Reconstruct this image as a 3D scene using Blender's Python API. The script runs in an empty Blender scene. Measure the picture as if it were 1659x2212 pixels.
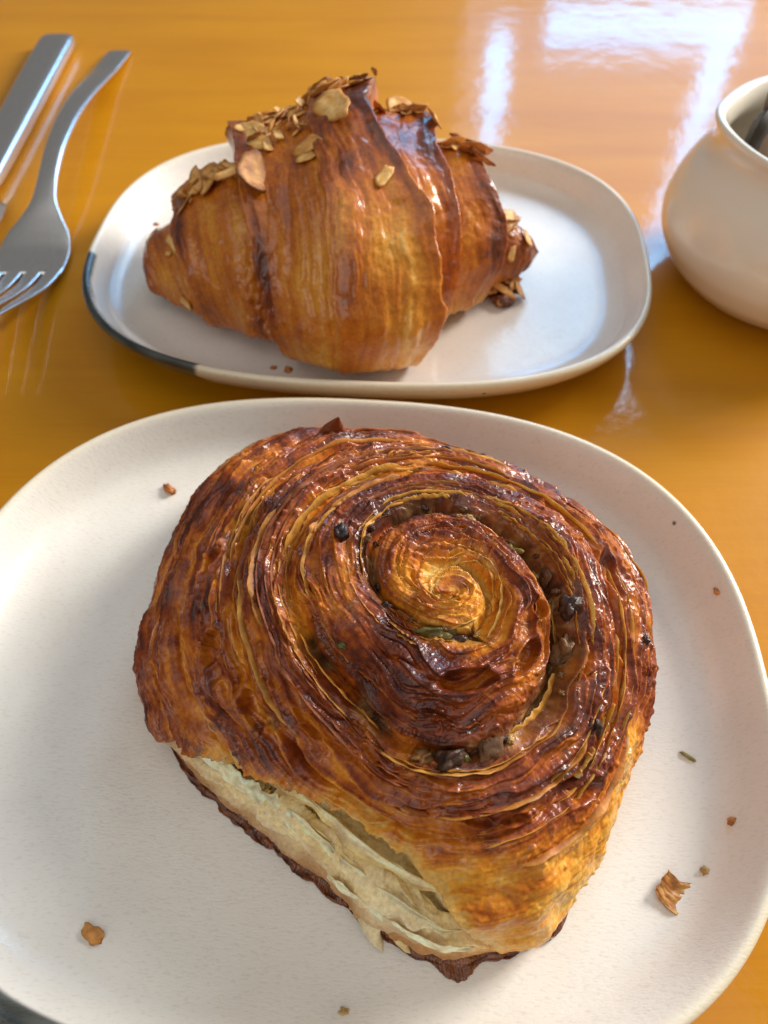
import bpy, bmesh, math, random
import numpy as np
from mathutils import Vector, Matrix

# ------------------------------------------------------------------ camera, world, lamps, exposure
CM = 0.01
S = bpy.context.scene
COL = S.collection
R = math.radians

cam = bpy.data.cameras.new('camera')
cam_o = bpy.data.objects.new('camera', cam); COL.objects.link(cam_o)
cam_o.location = (0, 0, 21 * CM)
cam_o.rotation_euler = (R(90 - 53), 0, 0)
cam.sensor_fit = 'VERTICAL'; cam.sensor_height = 24.0
cam.lens = 24.0 * 1660 / 2212
cam.clip_start = 0.005; cam.clip_end = 50
cam.dof.use_dof = True; cam.dof.focus_distance = 0.185; cam.dof.aperture_fstop = 10.5
S.camera = cam_o

W = bpy.data.worlds.new('World'); S.world = W; W.use_nodes = True
W.node_tree.nodes['Background'].inputs[0].default_value = (1.0, 0.95, 0.90, 1)
W.node_tree.nodes['Background'].inputs[1].default_value = 0.14

def area_light(name, loc, target, sx, sy, radiance, color):
    l = bpy.data.lights.new(name, 'AREA'); l.shape = 'RECTANGLE'
    l.size = sx * CM; l.size_y = sy * CM; l.color = color
    l.energy = radiance * math.pi * sx * sy * CM * CM
    o = bpy.data.objects.new(name, l); COL.objects.link(o)
    o.location = [v * CM for v in loc]
    d = Vector(target) - Vector(loc)
    o.rotation_euler = d.to_track_quat('-Z', 'Y').to_euler()
    return o
SKY = (0.07, 0.50, 1.0)
# bright gaps of the window behind the table, mirrored by the varnish
area_light('window_sill_gap', (55, 179, 46.5), (55, 0, 46.5), 42, 7, 10, SKY)
area_light('window_gap_one', (24.8, 179, 92), (24.8, 0, 92), 5.0, 88, 11, SKY)
area_light('window_gap_two', (72.5, 179, 97), (72.5, 0, 97), 6.0, 94, 10, SKY)
area_light('window_blind', (72, 180, 102), (72, 0, 102), 110, 120, 1.25, (0.42, 0.58, 1.0))
area_light('window_upper', (56, 178, 127), (40, 20, 20), 40, 44, 6, (0.50, 0.78, 1.0))
# the tall window further right behind the table and the bright ceiling above
area_light('window_side', (165, 115, 95), (0, 18, 0), 70, 100, 32, (1.0, 0.965, 0.91))
area_light('ceiling_bounce', (-15, 5, 190), (0, 15, 0), 190, 190, 0.68, (1.0, 0.97, 0.94))
area_light('room_fill', (-70, -130, 120), (0, 15, 0), 150, 120, 1.3, (1.0, 0.97, 0.93))  # soft fill added behind the camera to lift the front-facing sides

S.view_settings.view_transform = 'Standard'; S.view_settings.look = 'None'
S.view_settings.exposure = 0.18; S.view_settings.gamma = 1.0
S.view_settings.use_curve_mapping = False
S.cycles.max_bounces = 8; S.cycles.use_denoising = True
# ------------------------------------------------------------------ numpy shape helpers (all in cm)
def _hash(i, j, k, seed):
    n = (i * 374761393 + j * 668265263 + k * 2147483647 + seed * 974634777) & 0xffffffff
    n = ((n ^ (n >> 13)) * 1274126177) & 0xffffffff
    n = ((n ^ (n >> 16)) * 2246822519) & 0xffffffff
    return n ^ (n >> 15)
_G = np.array([(1,1,0),(-1,1,0),(1,-1,0),(-1,-1,0),(1,0,1),(-1,0,1),(1,0,-1),(-1,0,-1),(0,1,1),(0,-1,1),(0,1,-1),(0,-1,-1),(1,1,0),(0,-1,1),(-1,1,0),(0,-1,-1)], float)
def pn(x, y, z, seed=0, pz=0):
    """gradient noise, about -1..1; pz: integer period of the third axis"""
    x, y, z = np.broadcast_arrays(np.asarray(x, float), np.asarray(y, float), np.asarray(z, float))
    xi, yi, zi = np.floor(x).astype(np.int64), np.floor(y).astype(np.int64), np.floor(z).astype(np.int64)
    xf, yf, zf = x - xi, y - yi, z - zi
    fade = lambda t: t * t * t * (t * (t * 6 - 15) + 10)
    u, v, w = fade(xf), fade(yf), fade(zf)
    out = 0
    for a in (0, 1):
        for b in (0, 1):
            for c in (0, 1):
                zz = zi + c
                if pz: zz = np.mod(zz, pz)
                g = _G[_hash(xi + a, yi + b, zz, seed) & 15]
                d = g[..., 0] * (xf - a) + g[..., 1] * (yf - b) + g[..., 2] * (zf - c)
                out = out + d * (u if a else 1 - u) * (v if b else 1 - v) * (w if c else 1 - w)
    return out * 1.1
def sm(a, b, x):
    t = np.clip((x - a) / (b - a), 0, 1); return t * t * (3 - 2 * t)
def ramp(t, stops):
    t = np.clip(t, 0, 1); p = [s[0] for s in stops]
    return np.stack([np.interp(t, p, [s[1][c] for s in stops]) for c in range(3)], -1)
def mixc(a, b, m): return a + (b - a) * np.asarray(m)[..., None]
def grid_normals(P, wrap0):
    du = (np.roll(P, -1, 0) - np.roll(P, 1, 0)) if wrap0 else np.gradient(P, axis=0)
    dv = np.gradient(P, axis=1)
    n = np.cross(du, dv); l = np.linalg.norm(n, axis=-1, keepdims=True)
    return n / np.maximum(l, 1e-9)

FLOOR = .78           # top of a plate's well above the table
# ---- the swirl
ROLL_R = [6.97,7.34,7.68,7.78,7.6,7.5,7.5,7.62,7.78,7.98,8.33,8.97,9.16,8.92,8.37,7.74,7.28,7.06,6.86,6.40,5.85,5.42,5.12,4.95,4.97,5.12,5.52,6.02,6.60,6.75,6.92,6.66,6.46,6.41,6.45,6.65]
ROLL_P = np.array([(0,5.35),(.12,5.32),(.3,5.05),(.5,4.5),(.68,3.75),(.82,2.85),(.92,1.95),(.98,1.2),(1.0,.75),(.985,.35),(.95,.1),(.9,.0)])
APEX = np.array([1.5, 9.0]); ROLL_C = np.array([.2, 8.7])
GR = np.array([(-360,.15),(-180,.55),(0,1.10),(48,.98),(96,1.12),(136,1.79),(160,2.3),(186,2.49),(209,2.43),(235,2.3),(263,2.34),(292,2.38),(316,2.66),(333,2.95),(352,3.2),(366,3.23),(378,3.42),(390,3.5),(408,3.4),(430,3.05),(441,3.08),(456,3.26),(474,3.5),(492,3.95),(509,4.1),(522,4.0),(571,4.1),(616,4.2),(661,4.15),(691,4.3),(721,4.75),(751,5.0),(801,4.7),(831,4.95),(871,5.6),(901,5.75),(941,5.8),(1000,5.9),(1080,6.3),(1440,7.8),(1800,9.3),(2160,10.8),(2520,12.3)], float)
def roll_base(nphi, nt):
    ph = np.linspace(0, 2 * np.pi, nphi, endpoint=False); T = np.linspace(0, 1, nt) ** 1.3
    sp = np.concatenate([[0], np.cumsum(np.hypot(np.diff(ROLL_P[:, 0]) * 6.7, np.diff(ROLL_P[:, 1])))]); sp /= sp[-1]
    tt = np.linspace(0, 1, 400); kk = np.interp(tt, sp, ROLL_P[:, 0]); zz = np.interp(tt, sp, ROLL_P[:, 1])
    for _ in range(12):                                   # soften the corners of the profile
        kk[1:-1] = (kk[:-2] + 2 * kk[1:-1] + kk[2:]) / 4; zz[1:-1] = (zz[:-2] + 2 * zz[1:-1] + zz[2:]) / 4
    k = np.interp(T, tt, kk); z = np.interp(T, tt, zz) + FLOOR
    deg = np.degrees(ph)
    w = np.interp(deg, [0,30,60,100,140,165,185,205,230,300,330,350,360], [.8,.95,1,1,1,.9,.6,.25,0,0,.35,.7,.8])
    Rr = np.interp(deg, np.arange(0, 361, 10), ROLL_R + [ROLL_R[0]])
    K = k[None] ** (1 - .38 * w[:, None])
    X = ROLL_C[0] + (APEX[0] - ROLL_C[0]) * (1 - K) + Rr[:, None] * K * np.cos(ph)[:, None]
    Y = ROLL_C[1] + (APEX[1] - ROLL_C[1]) * (1 - K) + Rr[:, None] * K * np.sin(ph)[:, None]
    Z = np.broadcast_to(z, X.shape)
    return ph, T, np.stack([X, Y, Z], -1)
def groove_r(theta):
    t = np.linspace(-360, 2520, 1441); g = np.interp(t, GR[:, 0], GR[:, 1])
    for _ in range(25): g[1:-1] = (g[:-2] + 2 * g[1:-1] + g[2:]) / 4
    return np.interp(theta, t, g)
def roll_tau(P):
    d = np.hypot(P[..., 0] - APEX[0], P[..., 1] - APEX[1]) + .6 * np.maximum(0, 4.3 - P[..., 2])
    ang = np.degrees(np.arctan2(P[..., 1] - APEX[1], P[..., 0] - APEX[0]))
    th = np.mod(301 - ang, 360)
    d = d + .07 * pn(P[..., 0] * .9, P[..., 1] * .9, P[..., 2] * .9, 3) + .035 * pn(P[..., 0] * 2.5, P[..., 1] * 2.5, P[..., 2] * 2.5, 4)
    g = [groove_r(th + 360 * n) for n in range(-1, 7)]
    tau = d / g[0] - 2.0
    for i in range(7):
        m = (d >= g[i]) & (d < g[i + 1])
        tau = np.where(m, i - 1 + (d - g[i]) / (g[i + 1] - g[i]), tau)
    return tau, th, d, ang
# the tear in the front left wall: where its upper lip runs
TEAR_PHI = [178,186,194,206,220,238,256,270,278,284,289,294]
TEAR_T   = [.96,.91,.85,.745,.69,.635,.61,.615,.67,.76,.86,.96]
POCKETS = [(1.75, 6.95, .62, .22, 8, .30), (3.0, 7.5, .50, .16, 55, .28), (3.45, 8.6, .26, .18, 70, .25), (-4.0, 8.3, .40, .24, 80, .28), (-3.3, 11.3, .55, .20, 50, .25), (-4.2, 10.5, .40, .15, 60, .22), (1.9, 4.45, .30, .10, -5, .2), (2.7, 4.5, .34, .11, 10, .2), (4.4, 5.3, .5, .14, 40, .2), (5.3, 7.4, .5, .12, 75, .2), (-2.6, 12.4, .6, .16, 40, .22), (-1.6, 6.5, .5, .12, -45, .2), (.2, 12.6, .7, .14, 10, .2), (5.6, 10.2, .6, .12, 105, .2), (-3.0, 6.9, .5, .14, -60, .2)]
def roll_surface(nphi=1150, nt=540):
    ph, T, P = roll_base(nphi, nt)
    deg = np.degrees(ph)[:, None] + 0 * T[None]; TT = T[None] + 0 * ph[:, None]
    tau, th, d, ang = roll_tau(P)
    f = tau - np.floor(tau)
    x, y, z = P[..., 0], P[..., 1], P[..., 2]
    N0 = grid_normals(P, True)
    if N0[0, nt // 2, 2] < 0: N0 = -N0
    N0[:, 0] = (0, 0, 1)
    adeg = np.mod(ang, 360)
    # how strongly the coil shows: everywhere on top, fading on the smooth skin at the front
    front = sm(225, 255, adeg) * (1 - sm(335, 352, adeg))
    coil = 1 - front * sm(4.6, 5.4, d) * .9
    coil *= 1 - .75 * sm(.80, .92, TT)
    core = 1 - sm(1.0, 1.7, d)
    # broad strands
    fa = np.power(f, .8); strand = np.power(np.clip(np.sin(np.pi * fa), 0, 1), .6)
    amp = .46 * (1 - sm(3.5, 7.5, d) * .40)
    h = amp * (strand - .62) * coil * (1 - core * .45)
    # the deep, open first groove
    gd = np.minimum(f, 1 - f)
    nturn = np.round(tau)
    deep = np.where((nturn == 0) | (nturn == 1), .55, 0.35)
    openr = np.clip(.35 + .9 * pn(x * .55, y * .55, 2.2, 17), .1, 1)
    rightg = sm(-75, -45, ang) * (1 - sm(45, 75, ang)) * (d < 3.6)
    wgap = .08 + .09 * rightg
    h -= .45 * deep * (openr + 1.7 * rightg + .35 * np.exp(-((tau) / .3) ** 2) * (d < 2.7) * (d > .75)) * np.exp(-(gd / wgap) ** 2) * coil
    # laminations running along the coil
    wob = .10 * pn(x * 1.1, y * 1.1, z * 1.1, 61)
    tauw = tau + wob
    def lamw(k, m, seed): return pn(x * m, y * m, tauw * k, seed, k)
    l1 = lamw(5, .45, 11); l2 = lamw(11, .6, 12); l3 = lamw(23, .8, 13); l4 = lamw(44, 1.3, 14)
    rough = np.clip(.45 + 1.0 * pn(x * .5, y * .5, z * .5, 21), .08, 1.0) * coil * (1 - .8 * core)
    h += rough * (.16 * (np.abs(l1) ** .7 - .4) + .05 * (np.abs(l2) ** .7 - .4) + .010 * l4)
    # stacked sheets: each rises gently and breaks off at a sharp edge
    def saw(v, e): g_ = v - np.floor(v); return np.power(g_, 1.6) * (1 - sm(1 - e, 1, g_)), np.exp(-((g_ - (1 - e)) / (e * .8)) ** 2)
    s1, e1 = saw(tauw * 5 + 1.1 * lamw(1, .35, 15) + .5 * l1, .10); s2, e2 = saw(tauw * 12 + 1.3 * lamw(2, .5, 16) + .5 * l2, .16)
    m1 = np.clip(.75 + 1.1 * pn(x * .55, y * .55, z * .55, 22), .1, 1.4) * coil * (1 - .3 * core); m2 = np.clip(.55 + 1.3 * pn(x * .7, y * .7, z * .7, 23), 0, 1.3) * coil * (1 - .9 * core)
    h += .17 * m1 * (s1 - .3) + .075 * m2 * (s2 - .3)
    # slits where sheets have parted
    slit = np.exp(-(l2 / .05) ** 2) * sm(.12, .32, pn(x * .7, y * .7, z * .7, 31)) * coil
    h -= .16 * slit
    # pockets blown open between the sheets: x, y, half length, half width, direction, depth
    pock = np.zeros_like(h)
    for (qx, qy, ql, qw, qa, qd) in POCKETS:
        ddx, ddy = x - qx, y - qy; cA, sA = math.cos(math.radians(qa)), math.sin(math.radians(qa))
        e = ((ddx * cA + ddy * sA) / ql) ** 2 + ((-ddx * sA + ddy * cA) / qw) ** 2
        pm = 1 - sm(.55, 1.05, e); pock = np.maximum(pock, pm)
        h += -qd * pm + .07 * np.exp(-((np.sqrt(e) - 1.15) / .22) ** 2)
    # folded, twisted heart
    sw = pn((x - 1.5) * 1.5, (y - 9.0) * 1.5, 0, 41)
    q = (x - 1.5) * .8 + (y - 9.0) * .6
    q2 = -(x - 1.5) * .6 + (y - 9.0) * .8
    rr_ = np.hypot(q, q2) / (1 + .30 * np.cos(2 * np.arctan2(q2, q))) + .12 * np.sin(q * 3.1)
    hv, he = saw(rr_ * 4.2 - np.arctan2(q2, q) / np.pi + .35 * sw + .25 * pn(x * 3, y * 3, 0, 43), .18); hv2, he2 = saw(rr_ * 9.5 - 2 * np.arctan2(q2, q) / np.pi + .5 * sw, .22)
    wv = q2 * 2.3 + 1.0 * np.sin(q * 1.9 + .4) + .5 * np.tanh(q * 3) * np.abs(q2) + .30 * sw
    hv, he = saw(wv * 1.25, .22); hv2, he2 = saw(wv * 3.1 + .4 * pn(x * 2, y * 2, 0, 44), .3)
    heart = .55 * (hv - .3)
    h += core * (.13 * heart + .12 * np.exp(-((q + .1) / .6) ** 2 - ((q2) / .6) ** 2))
    # lumps and blisters
    h += .10 * pn(x * .8, y * .8, z * .8, 5) + .05 * pn(x * 2.2, y * 2.2, z * 2.2, 6)
    b = pn(x * 5.5, y * 5.5, z * 5.5, 7)
    blist = np.clip(b - .22, 0, 1) * sm(0, .3, pn(x * .6 + 9, y * .6, z * .6, 8))
    h += .16 * blist
    h += .018 * pn(x * 9, y * 9, z * 9, 9) + .010 * pn(x * 19, y * 19, z * 19, 10)
    # puffed skin at the front
    puff = front * sm(4.9, 6.0, d)
    h += puff * (.14 * pn(x * .9, y * .9, z * .9, 71) + .10 * np.abs(pn(x * 1.7, y * 1.7, z * 1.7, 72)))
    edge = sm(.90, .97, TT)
    h *= (1 - edge * .8) * sm(0, .02, TT)
    Q = P + N0 * h[..., None]
    # tear
    tl = np.interp(np.degrees(ph), TEAR_PHI, TEAR_T, left=2, right=2)
    tl = tl + .022 * pn(np.degrees(ph) * .16, 0, 0, 81) + .010 * pn(np.degrees(ph) * .7, 0, 0, 82) + .004 * pn(np.degrees(ph) * 2.2, 0, 0, 87)
    tl = np.where((np.degrees(ph) < 178) | (np.degrees(ph) > 294), 2, tl)[:, None] + 0 * TT
    tb = .945
    s = np.clip((TT - tl) / np.maximum(tb - tl, 1e-3), 0, 1); s = np.where(tl > 1.5, 0, s)
    span = np.clip((tb - tl) / .2, 0, 1); span = np.where(tl > 1.5, 0, span)
    ridge = .55 + .12 * pn(deg * .05, 0, 0, 83) + .02 * pn(deg * .5, 0, 0, 86)
    sheet, sedge = saw(s * 7 + 1.2 * pn(deg * .045, s * 1.5, 0, 89) + .3 * pn(deg * .25, s * 3, 0, 90), .2)
    cave = sm(0, .07, s) * (1 - sm(ridge - .05, ridge + .05, s))
    shelf = (1 - sm(ridge - .05, 1.0, s)) * sm(ridge - .1, ridge, s)
    along = 1.0 + .20 * pn(deg * .06, 0, 0, 83) + .35 * np.exp(-((deg - 262) / 16) ** 2)
    dep = (.55 * cave * along + .35 * shelf + (.05 * pn(deg * .08, s * 4, 0, 85) + .13 * (1 - sheet) * sm(ridge, ridge + .08, s)) * sm(.05, .2, s)) * span
    rad = np.stack([np.cos(ph), np.sin(ph)], -1)[:, None, :]
    Q[..., :2] -= rad * dep[..., None]
    Q[..., 2] -= np.maximum(Q[..., 2] - FLOOR - .55 - .25 * pn(deg * .07, s * 3, 0, 88), 0) * .92 * sm(.02, .10, s) * (1 - sm(ridge - .10, ridge, s)) * span
    lipc = np.exp(-((TT - tl) / .035) ** 2) * (s <= 0)
    # colour of the crust (baking, not light)
    mah, red, amb, gold, pale = (.085, .013, .003), (.25, .042, .004), (.54, .155, .008), (.74, .32, .026), (.72, .42, .10)
    t = .37 + .24 * lamw(3, .5, 91) + .18 * lamw(8, .55, 92) + .42 * e1 * m1 * np.clip(.5 + 1.2 * pn(x * .6, y * .6, 7, 24), 0, 1) + .34 * e2 * m2 * np.clip(.5 + 1.2 * pn(x * .9, y * .9, 8, 25), 0, 1) - .34 * (s1 - .25) * m1 - .22 * (s2 - .25) * m2 + core * .10 * he + .16 * lamw(19, .8, 93) + .08 * lamw(40, 1.2, 94) + .20 * pn(x * .45, y * .45, z * .45, 95) + .12 * pn(x * 1.6, y * 1.6, z * 1.6, 96) + .12 * pock
    t -= .22 * np.clip(strand - .4, 0, 1) * coil                                   # the tops of the coils bake darkest
    t += .30 * slit + .16 * (1 - sm(0, .12, gd)) * coil
    t += core * .34 - .10 * (1 - sm(1.2, 2.0, d)) * (1 - core)
    ringdark = np.exp(-((d - 3.0) / 1.0) ** 2) * .14 + np.exp(-((tau - .12) / .10) ** 2) * .30 * sm(100, 130, adeg) * (1 - sm(190, 230, adeg))
    t -= ringdark
    t += puff * .20 + .22 * front * sm(5.0, 5.8, d) + .10 * sm(5, 7, d) * (1 - front) * sm(.1, .4, pn(x * .8, y * .8, z * .8, 97))
    t += .55 * lipc * sm(195, 215, deg) * (1 - sm(286, 292, deg))
    t -= .30 * sm(.88, .97, TT)
    t += .12 * pn(x * 3, y * 3, z * 3, 98) + .10 * pn(x * 8, y * 8, z * 8, 99)
    c = ramp(t, [(0, mah), (.24, red), (.52, amb), (.80, gold), (1.0, pale)])
    spots = sm(.25, .5, pn(x * 3.1 + .6 * b, y * 3.1 + .3 * l3, z * 3.1, 101) + .25 * pn(x * 9, y * 9, z * 9, 103)) * sm(0, .25, pn(x * .7, y * .7, 5, 102)) * coil
    c = mixc(c, np.array((.035, .010, .006)), .5 * spots)
    # brown nut filling showing in the first turn of the gap
    fm = np.exp(-(gd / (wgap * 1.25)) ** 2) * ((nturn == 0) | (nturn == 1)) * (d > .7) * (d < 3.75) * sm(-.25, .15, pn(x * .8, y * .8, 1, 121) + .8 * rightg)
    fc = ramp(.5 + .7 * pn(x * 3, y * 3, z * 3, 122) + .4 * pn(x * 8, y * 8, z * 8, 123), [(0, (.045, .016, .008)), (.5, (.15, .060, .020)), (1, (.36, .20, .07))])
    c = mixc(c, fc, np.clip(fm, 0, 1) * .9)
    # crumb
    ct = .60 + .45 * pn(deg * .05, s * 3, 0, 111) + .2 * pn(deg * .2, s * 8, 0, 112)
    crumb = ramp(ct, [(0, (.74, .50, .17)), (.5, (.93, .74, .38)), (1, (.95, .82, .52))])
    crumb = mixc(crumb, np.array((.93, .80, .54)), sedge * .6)
    tan = sm(.58, .90, s + .16 * pn(deg * .10, 3, 0, 113))
    crumb = mixc(crumb, np.array((.36, .13, .025)), tan * .85)
    m = sm(0, .03, s) * span * (1 - sm(.985, 1.0, s))
    c = mixc(c, crumb, m)
    gloss = np.clip((1 - m) * np.clip(.62 + 1.1 * pn(x * 1.3, y * 1.3, z * 1.3, 131) + .5 * lamw(5, .8, 132), .12, 1) * (1 - .15 * puff) * (1 - .5 * edge), 0, 1)
    return ph, T, Q, np.concatenate([c, gloss[..., None]], -1)

# ---- the croissant
CR_X = [-9.9,-9.1,-8.31,-7.51,-6.72,-5.92,-5.13,-4.33,-3.54,-2.74,-1.95,-1.15,-0.36,0.44,1.23,2.03,2.82,3.62,4.41,5.21,6.0,6.4]
CR_ZT = [2.75,2.95,3.53,4.57,5.13,5.67,6.1,6.55,7.0,7.30,7.62,7.70,7.35,6.82,6.34,5.89,5.62,5.15,4.13,3.44,2.69,2.2]
CR_DY = [1.5,1.95,2.55,3.17,3.57,4.04,4.84,5.12,5.4,6.16,6.65,6.83,6.66,6.23,5.38,3.89,3.22,2.54,1.60,1.2,.74,.10]
CR_Y = 27.7
# layer edges: x at the back, top, shoulder, front and foot of the section, height, side they face
CR_EDGES = [(-8.3,-7.9,-7.6,-7.2,-6.6,.85,-1), (-5.9,-5.1,-4.4,-3.9,-3.4,1.55,-1), (-2.6,-2.6,-1.9,-1.6,-1.5,.30,-1), (-.6,-.9,.9,1.15,.85,1.65,1), (1.2,1.6,2.35,2.3,2.0,1.1,1), (3.0,3.3,4.1,4.1,3.8,1.1,1)]
def croissant_surface(nx=620, na=620):
    e = np.linspace(0, np.pi, nx); xs = -1.75 - 8.15 * np.cos(e)
    xs = .5 * xs + .5 * np.linspace(-9.9, 6.4, nx)
    zt = np.interp(xs, CR_X, CR_ZT); dy = np.interp(xs, CR_X, CR_DY)
    for a_ in (zt, dy):
        for _ in range(60): a_[1:-1] = (a_[:-2] + 2 * a_[1:-1] + a_[2:]) / 4
    u = (xs + 1.75) / 8.15
    zb = FLOOR + np.where(u < 0, .7, 1.25) * np.abs(u) ** 5
    zt = np.maximum(zt, zb + .15)
    capf = np.sqrt(np.clip(1 - (np.clip(np.abs(u) - .935, 0, 1) / .065) ** 2, .0004, 1)); zm_ = zb + .45 * (zt - zb)
    dy = dy * capf; zt = zm_ + (zt - zm_) * capf; zb = zm_ + (zb - zm_) * capf
    a = np.linspace(0, 2 * np.pi, na, endpoint=False); ca, sa = np.cos(a), np.sin(a); n = 2.2
    Yc = np.sign(ca) * np.abs(ca) ** (2 / n); Zc = np.sign(sa) * np.abs(sa) ** (2 / n)
    yc = CR_Y + .5 * np.abs(u) ** 2 * 0
    back = np.minimum(dy, 5.3)
    Yv = CR_Y + np.where(ca > 0, back[:, None], dy[:, None]) * Yc[None]
    Zv = zb[:, None] + (zt - zb)[:, None] * (.2 + np.where(Zc > 0, .8, .2) * Zc)[None]
    X = xs[:, None] + 0 * a[None]
    P = np.stack([X, Yv, Zv], -1)
    N0 = -np.cross(np.gradient(P, axis=0), np.roll(P, -1, 1) - np.roll(P, 1, 1))
    N0 /= np.maximum(np.linalg.norm(N0, axis=-1, keepdims=True), 1e-9)
    cen = np.stack([X, 0 * X + CR_Y, 0 * X + (zb + .4 * (zt - zb))[:, None]], -1)
    if np.mean(np.sum((P - cen) * N0, -1)) < 0: N0 = -N0
    deg = np.degrees(a)
    x, y, z = X, Yv, Zv
    h = np.zeros_like(X)
    taper = sm(0, .05, 1 - np.abs(u))[:, None] * .9 + .1
    drift = np.zeros_like(X); wsum = np.zeros_like(X) + 1e-6
    lipm = np.zeros_like(X); under = np.zeros_like(X)
    for (xb, xt, x1, x2, x3, hh, sd) in CR_EDGES:
        xe = np.interp(deg, [0, 45, 90, 125, 160, 195, 250, 360], [xb, xb, xt, x1, x2, x3, x3, xb])[None]
        xe = xe + .16 * pn(0, y * .7, z * .7, int(50 + 9 * hh * 10 + xb * 3)) + .05 * pn(x * 2, y * 3, z * 3, 55)
        q = (x - xe) * sd                     # negative inside the layer, positive beyond its edge
        up = np.exp(np.minimum(q, 0) / 1.1) * (1 - sm(-.02, .10, q))
        dn = np.exp(-np.maximum(q, 0) / .45) * sm(0, .10, q)
        h += hh * (.62 * up - .85 * dn) * (.35 + .65 * sm(1.2, 3.4, z)) * (1 - .35 * sm(5.6, 7.4, z))
        lipm = np.maximum(lipm, np.exp(-((q + .20) / .28) ** 2) * min(1, hh * hh / .6)); under = np.maximum(under, dn)
        w = np.exp(-(q / 2.2) ** 2); xm = x2
        drift += w * (xe - xm); wsum += w
    xw = x - drift / wsum + .12 * pn(x * .8, y * .8, z * .8, 57)
    def lam(k, m, sd): return pn(xw * k, y * m, z * m, sd)
    l1, l2, l3, l4 = lam(1.5, .16, 201), lam(3.4, .22, 202), lam(7.5, .3, 203), lam(15, .5, 204)
    rough = (1 - .5 * sm(5.0, 7.0, z)) * np.clip(.65 + .9 * pn(x * .4, y * .3, z * .4, 205), .25, 1.3)
    h += rough * (.15 * (np.abs(l1) ** .8 - .35) + .08 * (np.abs(l2) ** .75 - .4) + .035 * (np.abs(l3) ** .8 - .35) + .010 * l4)
    h += .12 * pn(x * .5, y * .5, z * .5, 206) + .05 * pn(x * 1.8, y * 1.6, z * 1.6, 207) + .018 * pn(x * 5, y * 4, z * 4, 208) + .010 * pn(x * 12, y * 10, z * 10, 209)
    # the wrinkled sunken patch left of the middle fold
    wr = np.exp(-((x + 4.45) / .75) ** 2) * sm(1.2, 2.6, z) * (1 - sm(4.6, 6.0, z)) * (y < CR_Y)
    h += wr * (-.20 + .34 * np.abs(pn(x * 2.6, y * 2.2, z * 2.2, 210)))
    flat = sm(.0, .25, z - zb[:, None])
    h *= taper * (.25 + .75 * flat)
    Q = P + N0 * h[..., None]
    Q[..., 2] = np.maximum(Q[..., 2], FLOOR + .005)
    dark, red, amb, gold, pale = (.085, .018, .005), (.24, .050, .006), (.50, .140, .008), (.66, .275, .024), (.78, .48, .13)
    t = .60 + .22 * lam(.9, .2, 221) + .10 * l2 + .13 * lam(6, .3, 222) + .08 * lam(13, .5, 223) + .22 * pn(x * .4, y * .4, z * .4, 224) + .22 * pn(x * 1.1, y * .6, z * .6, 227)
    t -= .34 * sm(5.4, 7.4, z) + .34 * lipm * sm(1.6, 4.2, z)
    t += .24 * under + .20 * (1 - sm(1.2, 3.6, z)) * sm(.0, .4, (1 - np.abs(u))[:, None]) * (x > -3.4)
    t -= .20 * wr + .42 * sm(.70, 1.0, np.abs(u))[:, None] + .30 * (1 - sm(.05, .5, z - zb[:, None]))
    t += .10 * pn(x * 3, y * 3, z * 3, 225) + .07 * pn(x * 9, y * 9, z * 9, 226)
    c = ramp(t, [(0, dark), (.20, red), (.48, amb), (.80, gold), (1.0, pale)])
    return xs, a, Q, np.concatenate([c, np.full(X.shape + (1,), .85)], -1)
# ------------------------------------------------------------------ materials
def new_mat(name):
    m = bpy.data.materials.new(name); m.use_nodes = True
    nt = m.node_tree; return m, nt, nt.nodes['Principled BSDF']
def node(nt, kind, **kw):
    n = nt.nodes.new(kind)
    for k, v in kw.items():
        if k in n.inputs: n.inputs[k].default_value = v
        else: setattr(n, k, v)
    return n
def noise_tex(nt, coord, scale, detail=3, rough=.55, dist=0.0):
    n = node(nt, 'ShaderNodeTexNoise'); n.inputs['Scale'].default_value = scale
    n.inputs['Detail'].default_value = detail; n.inputs['Roughness'].default_value = rough; n.inputs['Distortion'].default_value = dist
    nt.links.new(coord, n.inputs['Vector']); return n
def colramp(nt, fac, stops):
    r = node(nt, 'ShaderNodeValToRGB'); el = r.color_ramp.elements
    while len(el) < len(stops): el.new(.5)
    for e, (p, c) in zip(el, stops): e.position = p; e.color = (*c, 1)
    nt.links.new(fac, r.inputs[0]); return r
def mixrgb(nt, a, b, fac, mode='MIX'):
    m = node(nt, 'ShaderNodeMix', data_type='RGBA', blend_type=mode)
    for sock, v in ((m.inputs[6], a), (m.inputs[7], b), (m.inputs[0], fac)):
        if hasattr(v, 'is_linked'): nt.links.new(v, sock)
        elif isinstance(v, (int, float)): sock.default_value = v
        else: sock.default_value = (*v, 1)
    return m.outputs[2]
def add_bump(nt, b, height, strength, dist, prev=None):
    n = node(nt, 'ShaderNodeBump'); n.inputs['Strength'].default_value = strength; n.inputs['Distance'].default_value = dist
    nt.links.new(height, n.inputs['Height'])
    if prev: nt.links.new(prev, n.inputs['Normal'])
    return n.outputs['Normal']

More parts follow.
